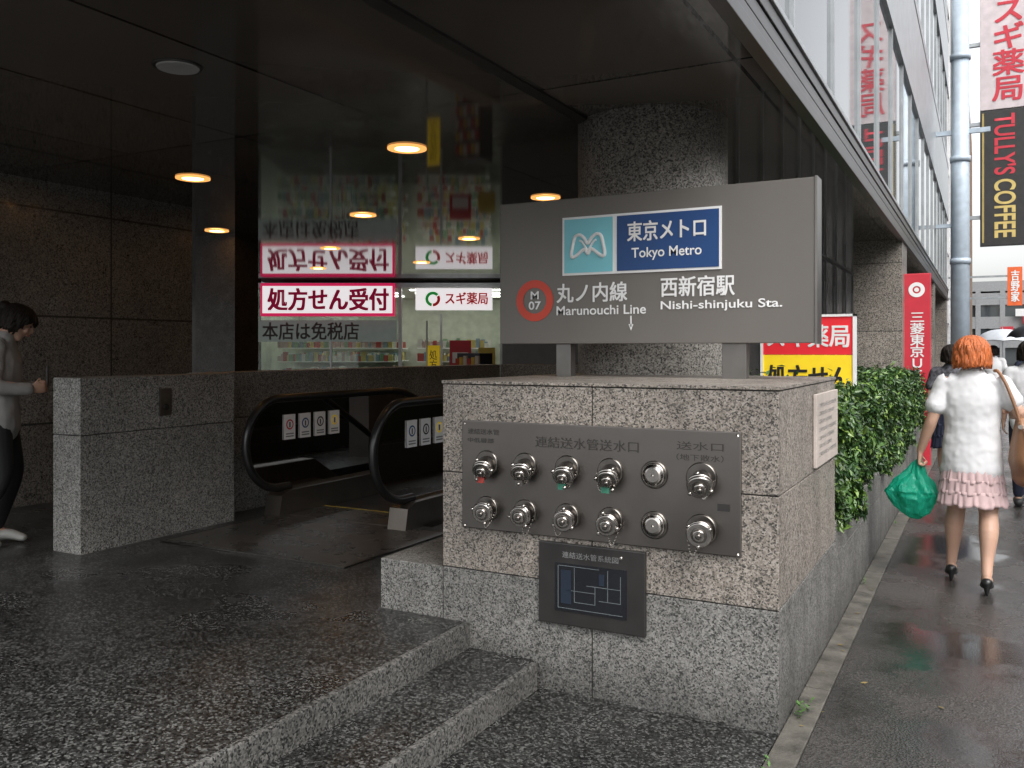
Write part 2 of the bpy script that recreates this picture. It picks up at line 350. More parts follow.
# ---------------------------------------------------------------- station sign
sg=empty('station_sign')
boxes('board',[(-2.498,-.736,4.5,4.62,1.585,2.40)],M_signbody,sg,bevel=.004)
boxes('end_trim',[(-.7355,-.722,4.495,4.625,1.58,2.405)],M_signedge,sg,bevel=.002)
boxes('leg',[(-2.15,-2.06,4.53,4.6,1.4,1.586),(-1.2,-1.075,4.53,4.6,1.4,1.586)],M_signedge,sg,bevel=.003)
boxes('logo_border',[(-2.093,-1.192,4.492,4.4985,1.967,2.292)],M_white,sg)
boxes('cyan_field',[(-2.08,-1.79,4.489,4.4915,1.98,2.279)],M_cyan,sg)
boxes('blue_field',[(-1.765,-1.205,4.489,4.4915,1.98,2.279)],M_blue,sg)
F=4.486
label('東京メトロ',(-1.705,F,2.135),X,Z,.43,.105,M_white,sg,dup=.004)
label('Tokyo Metro',(-1.68,F,2.03),X,Z,.385,.07,M_white,sg,bold=.012)
def catmull(P,n=8,closed=False):
    out=[];m=len(P)
    rng=range(m) if closed else range(m-1)
    for i in rng:
        p0=P[(i-1)%m] if closed or i>0 else P[0]; p1=P[i]; p2=P[(i+1)%m]; p3=P[(i+2)%m] if closed or i+2<m else P[-1]
        for k in range(n):
            t=k/n
            out.append(tuple(.5*((2*b)+(c-a)*t+(2*a-5*b+4*c-d)*t*t+(-a+3*b-3*c+d)*t**3) for a,b,c,d in zip(p0,p1,p2,p3)))
    if not closed: out.append(tuple(P[-1]))
    return out
cx,cz=-1.935,2.128
wing=[(.0,.012),(.025,.045),(.052,.062),(.078,.05),(.09,.01),(.1,-.045),(.09,-.062),(.065,-.05),(.04,-.03),(.018,-.02),(0,-.045)]
P_=wing+[(-a,b) for a,b in wing[-2:0:-1]]
curve('logo_mark',[V((cx+a,F,cz+b)) for a,b in catmull(P_,6,True)],.0095,M_white,sg,cyc=True)
for s in (-1,1):
    curve('logo_stroke',[V((cx+s*a,F,cz+b)) for a,b in catmull([(0,-.03),(.02,.0),(.035,.022),(.05,.03)],6)],.006,M_white,sg)
def ring(name,c,r0,r1,y,mat,par,seg=64):
    vs=[];fs=[]
    for i in range(seg):
        t=2*math.pi*i/seg
        for r in (r0,r1): vs.append((c[0]+r*math.cos(t),y,c[1]+r*math.sin(t)))
    for i in range(seg):
        j=(i+1)%seg; fs.append((2*i,2*j,2*j+1,2*i+1))
    return mk(name,vs,fs,mat,par)
ring('line_ring',(-2.27,1.832),.074,.118,4.496,M_red,sg)
label('M',(-2.295,4.495,1.84),X,Z,.052,.045,M_white,sg,bold=.02); label('07',(-2.308,4.495,1.78),X,Z,.078,.048,M_white,sg,bold=.02)
label('丸ノ内線',(-2.131,4.495,1.815),X,Z,.42,.105,M_white,sg,dup=.004)
label('Marunouchi Line',(-2.131,4.495,1.745),X,Z,.53,.052,M_white,sg,bold=.012)
label('西新宿駅',(-1.519,4.495,1.83),X,Z,.39,.105,M_white,sg,dup=.004)
label('Nishi-shinjuku Sta.',(-1.519,4.495,1.752),X,Z,.63,.058,M_white,sg,bold=.012)
mk('arrow',[(-1.69,4.495,1.735),(-1.682,4.495,1.735),(-1.682,4.495,1.675),(-1.69,4.495,1.675),(-1.7,4.495,1.69),(-1.672,4.495,1.69),(-1.686,4.495,1.655)],[(0,1,2,3),(4,5,6)],M_white,sg)
co=empty('granite_column')
cyl('shaft',(-1.89,5.42,.2),(-1.89,5.42,3.04),.475,.475,M_col,co,96)
# ---------------------------------------------------------------- parapet + planter
pp=empty('parapet_wall')
boxes('courses',[(-5.365,-5.09,3.645,4.955,.2,1.0-g),(-5.365,-5.09,3.645,4.955,1.0+g,1.37),
  (-5.6,-5.33,4.96,6.6-g,.2,1.0-g),(-5.6,-5.33,4.96,6.6-g,1.0+g,1.37),(-5.6,-5.33,6.6+g,9.6,.2,1.0-g),(-5.6,-5.33,6.6+g,9.6,1.0+g,1.37),(-5.33,-2.4,9.61,9.85,.2,1.37)],M_para,pp,bevel=.005)
boxes('joint_core',[(-5.35,-5.1,3.66,4.94,.2,1.35),(-5.59,-5.34,4.97,9.59,.2,1.35)],M_dark,pp)
cb=empty('call_button')
boxes('plate',[(-5.088,-5.075,4.25,4.35,1.09,1.28)],M_chrome2,cb,bevel=.003)
cyl('button',(-5.075,4.3,1.15),(-5.065,4.3,1.15),.02,.02,M_blackp,cb)
pw=empty('planter_wall')
ys=[5.135,6.35,7.55,8.75,9.95,11.15,12.35,13.6,14.85]
boxes('face_blocks',[(-.90,-.731,ys[i]+g,ys[i+1]-g,-.05,.40-g) for i in range(8)]+[(-.905,-.7285,ys[i]+g,ys[i+1]-g,.40+g,.60) for i in range(8)],M_pier2,pw,bevel=.005)
boxes('core',[(-.895,-.74,5.14,14.84,-.04,.59),(-2.2,-2.0,5.8,14.85,-.05,.6)],M_dark,pw)
boxes('soil',[(-2.0,-.9,5.14,14.84,-.1,.5)],plain('soil',(.03,.022,.016),.9),pw)
# ---------------------------------------------------------------- hedge
def leafmat():
    m,nt,b=new_mat('hedge_leaf'); N=nt.nodes; L=nt.links
    ge=N.new('ShaderNodeNewGeometry'); cr=N.new('ShaderNodeValToRGB'); e=cr.color_ramp.elements
    e[0].color=(.015,.045,.014,1); e[1].color=(.17,.26,.05,1); q=e.new(.5); q.color=(.045,.105,.024,1); q=e.new(.8); q.color=(.075,.15,.03,1)
    L.new(ge.outputs['Random Per Island'],cr.inputs[0])
    tc=N.new('ShaderNodeTexCoord'); n=N.new('ShaderNodeTexNoise'); n.inputs['Scale'].default_value=4.5; L.new(tc.outputs['Object'],n.inputs['Vector'])
    mr=N.new('ShaderNodeMapRange'); mr.inputs[1].default_value=.35; mr.inputs[2].default_value=.65; mr.inputs[3].default_value=.6; mr.inputs[4].default_value=1.35; L.new(n.outputs[0],mr.inputs[0])
    sc=N.new('ShaderNodeVectorMath'); sc.operation='SCALE'; L.new(cr.outputs[0],sc.inputs[0]); L.new(mr.outputs[0],sc.inputs['Scale'])
    L.new(sc.outputs[0],b.inputs['Base Color']); b.inputs['Roughness'].default_value=.4
    return m
M_leaf=leafmat()
def hedge(name,x0,x1,y0,y1,z0,z1,n):
    vs=[];fs=[]
    rnd=random.Random(3)
    for i in range(n):
        t=rnd.random()**1.6; y=y0+(y1-y0)*t
        s=rnd.random()
        bump=.12*noise.noise(V((y*1.7,1,0)))+.07*noise.noise(V((y*6,5,0)))
        zt=z1+bump; xt=x1+.09*noise.noise(V((y*2.1,9,2)))
        if s<.45:
            z=z0+(zt-z0)*rnd.random(); x=xt-.14*rnd.random()**1.5-.10*max(0,(z-z0)/(zt-z0)-.6)+.16*noise.noise(V((y*4,z*4,0)))
            nrm=V((1,0,.4))
        elif s<.82:
            x=x0+(xt-x0)*rnd.random(); z=zt-.1*rnd.random()**1.5+.1*noise.noise(V((x*5,y*5,3)))-.08*max(0,(x-x1+.25)/.25)
            nrm=V((0,0,1))
            if rnd.random()<.08: z+=rnd.random()*.1
        else:
            y=y0+.12*rnd.random(); x=x0+(xt-x0)*rnd.random(); z=z0+(zt-z0)*rnd.random(); nrm=V((0,-1,.3))
        nrm=(nrm+V((rnd.uniform(-1,1),rnd.uniform(-1,1),rnd.uniform(-.6,1)))*.9).normalized()
        a=nrm.orthogonal().normalized(); a=Matrix.Rotation(rnd.uniform(0,6.28),3,nrm)@a; b=nrm.cross(a)
        L_=rnd.uniform(.017,.040); W=L_*.45
        c=V((x,y,z)); k=len(vs)
        vs+= [c-a*L_,c+b*W+nrm*.006,c+a*L_,c-b*W+nrm*.006]
        fs+= [(k,k+1,k+2),(k,k+2,k+3)]
    return mk(name,vs,fs,M_leaf)
hd=empty('hedge')
h=hedge('leaves',-1.9,-.73,5.17,14.7,.55,1.26,72000); h.parent=hd
def lump(name,x0,x1,y0,y1,z0,z1,mat,par):
    ny=60; vs=[];fs=[]
    for j in range(ny+1):
        y=y0+(y1-y0)*j/ny
        bump=.12*noise.noise(V((y*1.7,1,0)))
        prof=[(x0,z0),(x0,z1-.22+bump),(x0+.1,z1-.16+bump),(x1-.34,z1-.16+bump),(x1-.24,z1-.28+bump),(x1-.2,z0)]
        for p in prof: vs.append((p[0],y,p[1]))
    for j in range(ny):
        for i in range(5): fs.append((j*6+i,j*6+i+1,(j+1)*6+i+1,(j+1)*6+i))
    fs.append((0,1,2,3,4,5))
    return mk(name,vs,fs,mat,par)
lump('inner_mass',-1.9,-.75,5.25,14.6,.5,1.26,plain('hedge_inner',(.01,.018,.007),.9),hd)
wd=empty('weed')
rnd=random.Random(5); vs=[];fs=[]
for (wx,wy,n) in [(-.69,3.84,26),(-.66,3.9,12),(-.7,6.2,10),(-.69,8.4,14),(-.7,3.3,6)]:
    for i in range(n):
        a=rnd.uniform(0,6.28); r=rnd.uniform(.0,.035); c=V((wx+r*math.cos(a)*.7,wy+r*math.sin(a),.012+rnd.random()*.05)); d=V((math.cos(a),math.sin(a),rnd.uniform(.1,.9))).normalized(); s=d.cross(Z).normalized()
        L_=rnd.uniform(.008,.017); k=len(vs); vs+=[c-d*L_,c+s*L_*.4,c+d*L_,c-s*L_*.4]; fs.append((k,k+1,k+2,k+3))
mk('leaves',vs,fs,plain('weed_leaf',(.07,.17,.03),.5),wd)
vs=[];fs=[]
for i in range(70):
    c=V((rnd.uniform(-.6,2.2),rnd.uniform(2,16),.006)) if i%3 else V((rnd.uniform(-.7,-.6),rnd.uniform(2.5,12),.012)); a=rnd.uniform(0,6.28); d=V((math.cos(a),math.sin(a),rnd.uniform(-.1,.1))); s=V((-d.y,d.x,0.1)); L_=rnd.uniform(.008,.022); k=len(vs)
    vs+=[c-d*L_,c+s*L_*.4,c+d*L_,c-s*L_*.4]; fs.append((k,k+1,k+2,k+3))
mk('fallen_leaves',vs,fs,plain('dead_leaf',(.16,.12,.04),.6,var=.5))
# ---------------------------------------------------------------- escalators
M_skirt=plain('escalator_steel',(.17,.15,.13),.38,.9)
esc=empty('escalator')
sl=math.tan(math.radians(30))
def balustrade(xc):
    yc,zc,r=5.29,.81,.355
    yk=7.0
    path=[V((xc,yc+.12,zc-r))]
    for i in range(25):
        t=-math.pi/2-math.pi*i/24
        path.append(V((xc,yc+r*math.cos(t),zc+r*math.sin(t))))
    path+= [V((xc,yk-.2,zc+r)),V((xc,yk,zc+r-.02)),V((xc,yk+.2,zc+r-.09)),V((xc,yk+2.4,zc+r-.09-2.2*sl))]
    curve('handrail',path,.033,M_rubber,esc)
    poly=[p for p in path[1:]]+[V((xc,yk+2.4,zc-.35-2.2*sl)),V((xc,yk,zc-r)),]
    mk('glass_panel',poly,[tuple(range(len(poly)))],M_glass,esc)
    prof=[(5.2,.2),(5.24,.40),(5.34,.435),(7.0,.435),(9.5,.435-2.5*sl),(9.5,-1.2),(5.2,-1.2)]
    vs=[V((xc-.08,a,b)) for a,b in prof]+[V((xc+.08,a,b)) for a,b in prof]; n=len(prof)
    fs=[tuple(range(n)),tuple(range(2*n-1,n-1,-1))]+[(i,(i+1)%n,n+(i+1)%n,n+i) for i in range(n)]
    mk('skirt',vs,fs,M_skirt,esc)
for xc in (-4.95,-3.75): balustrade(xc)
bl=[]
for i in range(12):
    y0=5.75+.4*i; z=.245-max(0,(i-2))*.23
    bl.append((-4.86,-3.84,y0,y0+.4,z-.4,z))
boxes('steps',bl,plain('step_tread',(.07,.07,.07),.4,.7),esc,bevel=.004)
boxes('comb_yellow',[(-4.86,-3.84,5.735,5.747,.25,.253)],plain('yellow_worn',(.35,.25,.03),.6),esc)
boxes('landing_plate',[(-4.86,-3.84,5.3,5.745,.243,.25),(-4.95,-3.4,4.2,5.297,.243,.248)],plain('landing_steel',(.2,.185,.17),.3,.8,bump=.1,bscale=120,rvar=.08),esc)
boxes('landing_frame',[(-4.975,-4.952,4.18,5.2,.243,.2495),(-3.398,-3.375,4.18,5.3,.243,.2495),(-4.975,-3.375,4.16,4.178,.243,.2495)],M_chrome2,esc)
boxes('landing_surround',[(-3.6,PX1,5.3,9.6,.10,.2404)],M_floor,esc)
def sticker(xc,y0,z0,kind):
    boxes('sticker',[(xc+.007,xc+.009,y0,y0+.13,z0,z0+.2)],M_white,esc)
    m=[M_redq,M_blue,M_blk,M_yel][kind%4]
    cyl('sticker_icon',(xc+.0095,y0+.065,z0+.12),(xc+.0105,y0+.065,z0+.12),.042,.042,m,esc,20)
    cyl('sticker_icon_core',(xc+.0108,y0+.065,z0+.12),(xc+.0113,y0+.065,z0+.12),.03,.03,M_white,esc,20)
    boxes('sticker_figure',[(xc+.0115,xc+.0118,y0+.055,y0+.072,z0+.097,z0+.14)],M_greyd,esc)
    boxes('sticker_text',[(xc+.0095,xc+.0105,y0+.02,y0+.11,z0+.02+.02*k,z0+.03+.02*k) for k in range(2)],M_grey,esc)
for k in range(4): sticker(-4.95,5.34+.185*k,.83,k)
for k in range(3): sticker(-3.75,5.33+.185*k,.83,k+1)
# ---------------------------------------------------------------- building
bd=empty('office_building')
BY=.9
boxes('ceiling',[(-20,-1.0,BY,28.6,3.0,3.1)],M_ceil,bd)
boxes('ceiling_groove',[(-2.26,-2.18,BY,28.6,2.985,2.999)],M_blackp,bd)
boxes('fascia',[(-1.0,-.93,BY,28.6,2.98,3.045),(-1.0,-.95,BY,28.6,3.05,3.12),(-1.0,-.95,BY,28.6,3.125,3.2),(-1.0,-.94,BY,28.6,3.205,3.28)],M_fascia,bd,bevel=.004)
boxes('edge_trim',[(-1.0,-.925,BY,28.6,3.285,3.32)],M_mull,bd,bevel=.004)
boxes('glazing',[(-20,-.97,BY+.1,28.5,3.1,22)],M_fglass,bd)
fr=[]
for k in range(5):
    z=5.3+3.7*k
    fr+= [(-1.0,-.93,BY,28.6,z,z+.16),(-1.0,-.94,BY,28.6,z+.165,z+1.5),(-1.0,-.93,BY,28.6,z+1.505,z+1.66)]
    fr+= [(-20,-1.0,BY,BY+.15,z,z+1.6)]
boxes('spandrels',fr,M_mull,bd)
ms=[2.1+1.5*i for i in range(18)]
boxes('mullions',[(-.98,-.945,y,y+.035,3.33,5.29) for y in ms]+[(-.98,-.945,y,y+.05,6.97+3.7*k,9.0+3.7*k) for k in range(4) for y in ms],M_mull,bd)
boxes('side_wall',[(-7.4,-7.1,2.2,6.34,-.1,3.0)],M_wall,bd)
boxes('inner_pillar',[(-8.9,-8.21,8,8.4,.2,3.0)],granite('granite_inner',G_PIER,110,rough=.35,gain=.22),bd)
M_dw=plain('dark_inner_wall',(.06,.054,.05),.25,.1)
boxes('inner_wall',[(-3.3,-3.0,8.6,28.5,-.1,3.0),(-8.83,-3.3,16.0,16.3,.2,3.0),(-20,-13.5,13.6,13.9,.2,3.0)],M_dw,bd)
boxes('street_pillar',[(-1.56,-.96,12.6,13.4,0,3.0),(-1.56,-.96,20.6,21.4,0,3.0),(-1.56,-.96,27.6,28.4,0,3.0)],M_pillar,bd)
boxes('shopfront_mullions',[(-2.99,-2.95,y,y+.05,0,3.0) for y in [9,10.5,12,13.5,15,16.5,18,19.5,21,22.5,24,25.5]],M_mull,bd)
M_lamp=plain('lamp_glow',(1,.8,.5),.5,emit=(1.,.5,.16),es=22)
M_refl=plain('lamp_reflector',(.8,.5,.25),.4,.3,emit=(1,.45,.12),es=1.2)
for (lx,ly) in [(-3.65,5.2),(-5.87,5.25),(-3.67,7.5),(-5.87,7.55),(-8.2,7.7),(-5.9,9.8),(-3.67,9.8),(-8.2,9.8),(-8.2,12.1),(-5.9,12.1),(-10.4,9.8),(-10.4,12.1)]:
    d=empty('ceiling_downlight')
    cyl('lens',(lx,ly,2.993),(lx,ly,2.990),.085,.085,M_lamp,d,32)
    ri=[];fs=[]
    for i in range(40):
        t=2*math.pi*i/40
        for r,z in ((.086,2.991),(.112,2.982),(.14,2.988),(.14,2.999)): ri.append((lx+r*math.cos(t),ly+r*math.sin(t),z))
    for i in range(40):
        j=(i+1)%40
        for k in range(3): fs.append((4*i+k,4*j+k,4*j+k+1,4*i+k+1))
    mk('trim_ring',ri,fs,M_refl,d,True)
sp_=empty('ceiling_speaker'); cyl('grille',(-3.63,3.15,2.999),(-3.63,3.15,2.985),.11,.10,plain('speaker_grille',(.42,.42,.41),.6),sp_,40); cyl('rim',(-3.63,3.15,2.999),(-3.63,3.15,2.992),.125,.12,M_fascia,sp_,40)
# ---------------------------------------------------------------- shop (diagonal shopfront)
shop=empty('pharmacy_shop')
T=Matrix.Translation((-12.0,14.3,0))@Matrix.Rotation(math.radians(28.26),4,'Z')
def sb(name,bl,mat,bev=0.): return boxes(name,bl,mat,shop,bev,xf=T)
def slabel(s,x,y,z,w,h,mat,par=shop,bold=0.,dup=0.):
    R=T.to_3x3(); return label(s,T@V((x,y,z)),R@X,R@Z,w,h,mat,par,bold=bold,dup=dup)
sb('back_wall',[(-1.6,4.0,4.0,4.1,.24,2.95),(-1.7,-1.6,.1,4.0,.24,2.95),(4.0,4.1,.1,4.0,.24,2.95)],plain('shop_wall',(.5,.53,.45),.6))
sb('shop_ceiling',[(-1.6,4.0,.1,4.0,2.85,2.95)],M_white)
sb('light_panels',[(x,x+1.1,y,y+.18,2.83,2.845) for x in (-1.3,.1,1.6,2.8) for y in (.6,1.7,2.8)],plain('fluorescent',(1,1,1),.5,emit=(.95,1,.88),es=6))
sb('glass_front',[(-1.6,1.45,.1,.115,.24,2.85)],M_shopglass)
sb('door_frame',[(-1.62,-1.55,.06,.13,.24,2.9),(.0,.04,.06,.13,.24,2.2),(1.43,1.5,.06,.13,.24,2.9),(2.3,2.34,.06,.13,.24,2.3),(3.55,3.62,.06,.13,.24,2.9),(-1.6,3.6,.06,.13,2.86,2.95)],M_mull)
sb('frosted_band',[(-1.5,1.4,.05,.06,1.72,2.17)],M_litd)
slabel('本店は免税店',-1.4,.045,1.76,2.0,.36,M_greyd,dup=.012)
shelf=[];prod={k:[] for k in range(6)}
for y in (1.2,2.4,3.6):
    for zz in (.6,.95,1.3,1.6):
        for (xa,xb) in ((-1.4,1.2),(1.7,3.3)):
            shelf.append((xa,xb,y,y+.3,zz-.02,zz))
            x=xa
            while x<xb-.1:
                w=random.uniform(.04,.12); prod[random.randrange(6)].append((x,x+w*.9,y+.03,y+.2,zz,zz+random.uniform(.1,.22))); x+=w
sb('shelves',shelf,M_white)
for k,c in enumerate([(.4,.08,.07),(.5,.42,.15),(.2,.28,.33),(.55,.55,.5),(.2,.33,.2),(.45,.33,.3)]): sb('products',prod[k],plain('prod%d'%k,c,.5))
sb('poster',[(2.5,2.95,.02,.03,1.2,1.75)],M_redq); sb('poster_light',[(2.56,2.89,.012,.019,1.28,1.5)],M_white); sb('poster_yellow',[(3.1,3.45,.02,.03,1.15,1.6)],plain('poster_yellow',(.6,.45,.08),.5))
ps=empty('prescription_sign')
boxes('lightbox',[(-1.39,1.37,-.12,0,2.25,2.93)],M_rede,ps,.0,xf=T)
boxes('face',[(-1.35,1.33,-.125,-.121,2.31,2.87)],M_lit,ps,.0,xf=T)
slabel('処方せん受付',-1.25,-.13,2.36,2.48,.45,plain('crimson_print',(.3,.0,.04),.5,emit=(.5,0,.06),es=.25),ps,dup=.03)
s2=empty('pharmacy_signboard')
boxes('lightbox',[(1.85,3.4,-.5,-.35,2.36,2.80)],M_lit,s2,xf=T)
slabel('スギ薬局',2.45,-.51,2.47,.85,.24,M_redp,s2,dup=.012)
def arcring(cx_,cz_,r0,r1,a0,a1,mat,par):
    vs=[];fs=[]
    for i in range(25):
        t=math.radians(a0+(a1-a0)*i/24)
        for r in (r0,r1): vs.append(T@V((cx_+r*math.cos(t),-.51,cz_+r*math.sin(t))))
    for i in range(24): fs.append((2*i,2*i+2,2*i+3,2*i+1))
    return mk('emblem_arc',vs,fs,mat,par)
arcring(2.2,2.58,.09,.15,40,260,plain('green_print',(.03,.45,.08),.5,emit=(.03,.45,.08),es=.3),s2); arcring(2.2,2.58,.09,.15,270,390,M_redp,s2)
nb=empty('banner_flag')
boxes('cloth',[(-7.55,-7.33,11.3,11.32,.9,1.62)],M_yel,nb)
label('処方せん',(-7.51,11.295,.95),X,Z,.14,.6,M_blk,nb,vertical=True)
boxes('pole',[(-7.58,-7.56,11.3,11.32,.24,2.0)],M_mull,nb)
rk=empty('display_rack')
boxes('rack',[(-7.2,-6.8,11.6,12.0,.24,1.5)],plain('rack_navy',(.03,.04,.08),.5),rk); 
for k,c in enumerate(((.5,.36,.05),(.4,.04,.04),(.5,.5,.48))):
    boxes('goods',[(-7.2+.07*i,-7.14+.07*i,11.55,11.6,.5+.2*j,.62+.2*j+.02*((i*j)%3)) for i in range(6) for j in range(5) if (i*2+j)%3==k],plain('goods%d'%k,c,.5),rk)
# ---------------------------------------------------------------- street signs
ss=empty('pharmacy_stand_sign')
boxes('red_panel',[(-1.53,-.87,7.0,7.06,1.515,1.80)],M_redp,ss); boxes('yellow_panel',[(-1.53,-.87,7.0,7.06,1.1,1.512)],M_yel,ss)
boxes('frame',[(-1.55,-1.53,6.99,7.07,.5,1.82),(-.87,-.85,6.99,7.07,.5,1.82),(-1.55,-.85,6.99,7.07,1.802,1.82)],M_white,ss)
label('スギ薬局',(-1.5,6.995,1.57),X,Z,.6,.17,M_white,ss,dup=.008); label('処方せん',(-1.5,6.995,1.24),X,Z,.6,.19,M_blk,ss,dup=.01)
bs=empty('bank_sign')
boxes('panel',[(-.98,-.64,13.0,13.12,.0,2.58)],M_redq,bs,bevel=.01)
label('三菱東京ＵＦＪ',(-.89,12.995,1.0),X,Z,.17,1.05,M_white,bs,vertical=True,dup=.006)
ring('emblem',(-.81,2.36),.05,.1,12.995,M_white,bs); ring('emblem_core',(-.81,2.36),.0,.03,12.994,M_white,bs)
hs=empty('hanging_sign')
boxes('pharmacy_panel',[(-.1,.92,22.4,22.6,6.92,10.3)],plain('pink_white_panel',(.6,.52,.53),.4),hs,bevel=.01)
boxes('cafe_panel',[(-.1,.92,22.4,22.6,3.88,6.9)],M_blackp,hs,bevel=.01)
boxes('cafe_border',[(-.06,-.02,22.385,22.399,3.95,6.85),(.84,.88,22.385,22.399,3.95,6.85)],plain('gold',(.4,.3,.1),.4),hs)
label('スギ薬局',(.14,22.39,7.08),X,Z,.6,2.2,M_redq,hs,vertical=True,dup=.025)
R90=V((0,0,-1))
label("TULLY'S",(.18,22.39,6.8),R90,X,1.35,.42,M_redq,hs,bold=.02); label('COFFEE',(.18,22.39,5.35),R90,X,1.3,.42,plain('gold2',(.6,.45,.15),.4),hs,bold=.02)
boxes('brackets',[(-.5,-.1,22.45,22.55,z,z+.08) for z in (4.5,6.6,8.4)],M_mull,hs)
sp=empty('utility_pole')
cyl('shaft',(-.47,21.3,0),(-.47,21.3,9.1),.19,.17,M_pole,sp,40)
for z in (1.2,3.4,5.6,7.8): cyl('collar',(-.47,21.3,z),(-.47,21.3,z+.12),.205,.205,M_pole,sp,40)
boxes('arm',[(-.95,.1,21.26,21.34,6.2,6.3),(-.95,-.3,21.26,21.34,4.2,4.28)],M_pole,sp)
# ---------------------------------------------------------------- other buildings
def building(name,x0,x1,y0,y1,hh,wall,glass,fh=3.5,bay=3.,pw_=.5,sh=1.3):
    b=empty(name)
    boxes('glazing',[(x0+.2,x1-.2,y0+.2,y1-.2,0,hh-.3)],glass,b)
    bl=[]
    z=0
    while z<hh:
        bl.append((x0,x1,y0,y1,z+fh-sh if z>0 else fh-.8,min(hh,z+fh))); z+=fh
    boxes('spandrels',bl,wall,b)
    pl_=[]
    n=max(1,int((y1-y0)/bay))
    for i in range(n+1):
        y=y0+(y1-y0-pw_)*i/n
        pl_+= [(x1-.25,x1+.03,y,y+pw_,0,hh+.2),(x0-.03,x0+.25,y,y+pw_,0,hh+.2)]
    n=max(1,int((x1-x0)/bay))
    for i in range(n+1):
        x=x0+(x1-x0-pw_)*i/n
        pl_+= [(x,x+pw_,y0-.03,y0+.25,0,hh+.2)]
    boxes('piers',pl_,wall,b)
    return b
W1=plain('wall_beige',(.42,.4,.37),.7); W2=plain('wall_white_tile',(.6,.6,.6),.6); W3=plain('wall_grey',(.3,.31,.32),.7); W4=plain('wall_brown',(.22,.16,.12),.7)
building('tile_building',-16,-1.4,30,44,30,W2,M_fglass)
building('grey_building',-16,-1.2,45,62,24,W3,M_fglass)
building('beige_building',-16,-1.5,63,85,32,W1,M_fglass)
building('brown_building',-16,-1.2,86,104,22,W4,M_fglass)
building('corner_shop_building',-8,9,110,125,8,W3,M_fglass,fh=2.6,bay=2.2)
building('grey_building',9.5,30,112,130,11,W3,M_fglass)
fsn=empty('shop_signs')
for i,(xx,zz,mm) in enumerate([(1.5,3.3,M_redq),(2.9,5.2,M_white),(4.4,3.4,M_yel),(3.6,4.4,M_redq),(5.2,5.4,M_blue)]):
    boxes('board',[(xx,xx+1.2,109.5,109.7,zz,zz+.8)],mm,fsn)
for i,(h_,w_) in enumerate([(12,W2),(16,W1),(11,W3),(15,W2),(18,W1),(12,W4),(13,W3)]):
    building(['white_office','beige_office','grey_office'][i%3],24,40,-40+22*i,-20+22*i,h_,w_,M_fglass)
os_=empty('orange_shop_sign')
boxes('panel',[(.82,1.36,42,42.2,3.4,5.0)],plain('orange_sign',(.75,.13,.03),.5),os_); label('吉野家',(.94,41.98,3.55),X,Z,.3,1.3,M_white,os_,vertical=True,dup=.02)
boxes('bracket',[(-1.4,.82,42.05,42.15,4.6,4.68),(-1.4,.82,42.05,42.15,3.7,3.78)],M_mull,os_)
# ---------------------------------------------------------------- people
def interp(P,R,n=4):
    Q=[tuple(p)+tuple(r) for p,r in zip(P,R)]
    C=catmull(Q,n)
    return [V(c[:3]) for c in C],[(max(.001,c[3]),max(.001,c[4])) for c in C]
def tube(bm,P,R,side=X,seg=16,n=4,smooth=True):
    R=[r if isinstance(r,tuple) else (r,r) for r in R]
    if smooth: P,R=interp(P,R,n)
    else: P=[V(p) for p in P]
    side=V(side)
    T_=[]
    for i in range(len(P)):
        a=P[max(0,i-1)]; b=P[min(len(P)-1,i+1)]; T_.append((b-a).normalized())
    sec=[]
    ra=min(R[0]); rb=min(R[-1])
    for f in (80,55,28): 
        k=math.cos(math.radians(f)); sec.append((P[0]-T_[0]*ra*math.sin(math.radians(f)),(R[0][0]*k,R[0][1]*k),T_[0]))
    for p,r,t in zip(P,R,T_): sec.append((p,r,t))
    for f in (28,55,80):
        k=math.cos(math.radians(f)); sec.append((P[-1]+T_[-1]*rb*math.sin(math.radians(f)),(R[-1][0]*k,R[-1][1]*k),T_[-1]))
    prev=None
    for p,r,t in sec:
        s=(side-t*side.dot(t))
        s=s.normalized() if s.length>1e-4 else t.orthogonal().normalized()
        nn=t.cross(s)
        vs=[bm.verts.new(p+s*r[0]*math.cos(2*math.pi*i/seg)+nn*r[1]*math.sin(2*math.pi*i/seg)) for i in range(seg)]
        if prev:
            for i in range(seg): bm.faces.new((prev[i],prev[(i+1)%seg],vs[(i+1)%seg],vs[i]))
        else: bm.faces.new(vs[::-1])
        prev=vs
    bm.faces.new(prev)
def ell(bm,c,r,M=None):
    ret=bmesh.ops.create_uvsphere(bm,u_segments=20,v_segments=14,radius=1)
    for v in ret['verts']:
        q=V((v.co.x*r[0],v.co.y*r[1],v.co.z*r[2]))
        if M: q=M@q
        v.co=V(c)+q
def fin(bm,name,mat,parent,vox=.008,sm=4,xf=None):
    bmesh.ops.recalc_face_normals(bm,faces=bm.faces[:])
    me=bpy.data.meshes.new(name); bm.to_mesh(me); bm.free(); me.materials.append(mat)
    o=bpy.data.objects.new(name,me); col.objects.link(o); o.parent=parent
    if vox:
        r=o.modifiers.new('r','REMESH'); r.mode='VOXEL'; r.voxel_size=vox; r.use_smooth_shade=True
        s=o.modifiers.new('s','SMOOTH'); s.factor=.5; s.iterations=sm
    else:
        for p in me.polygons: p.use_smooth=True
    return o
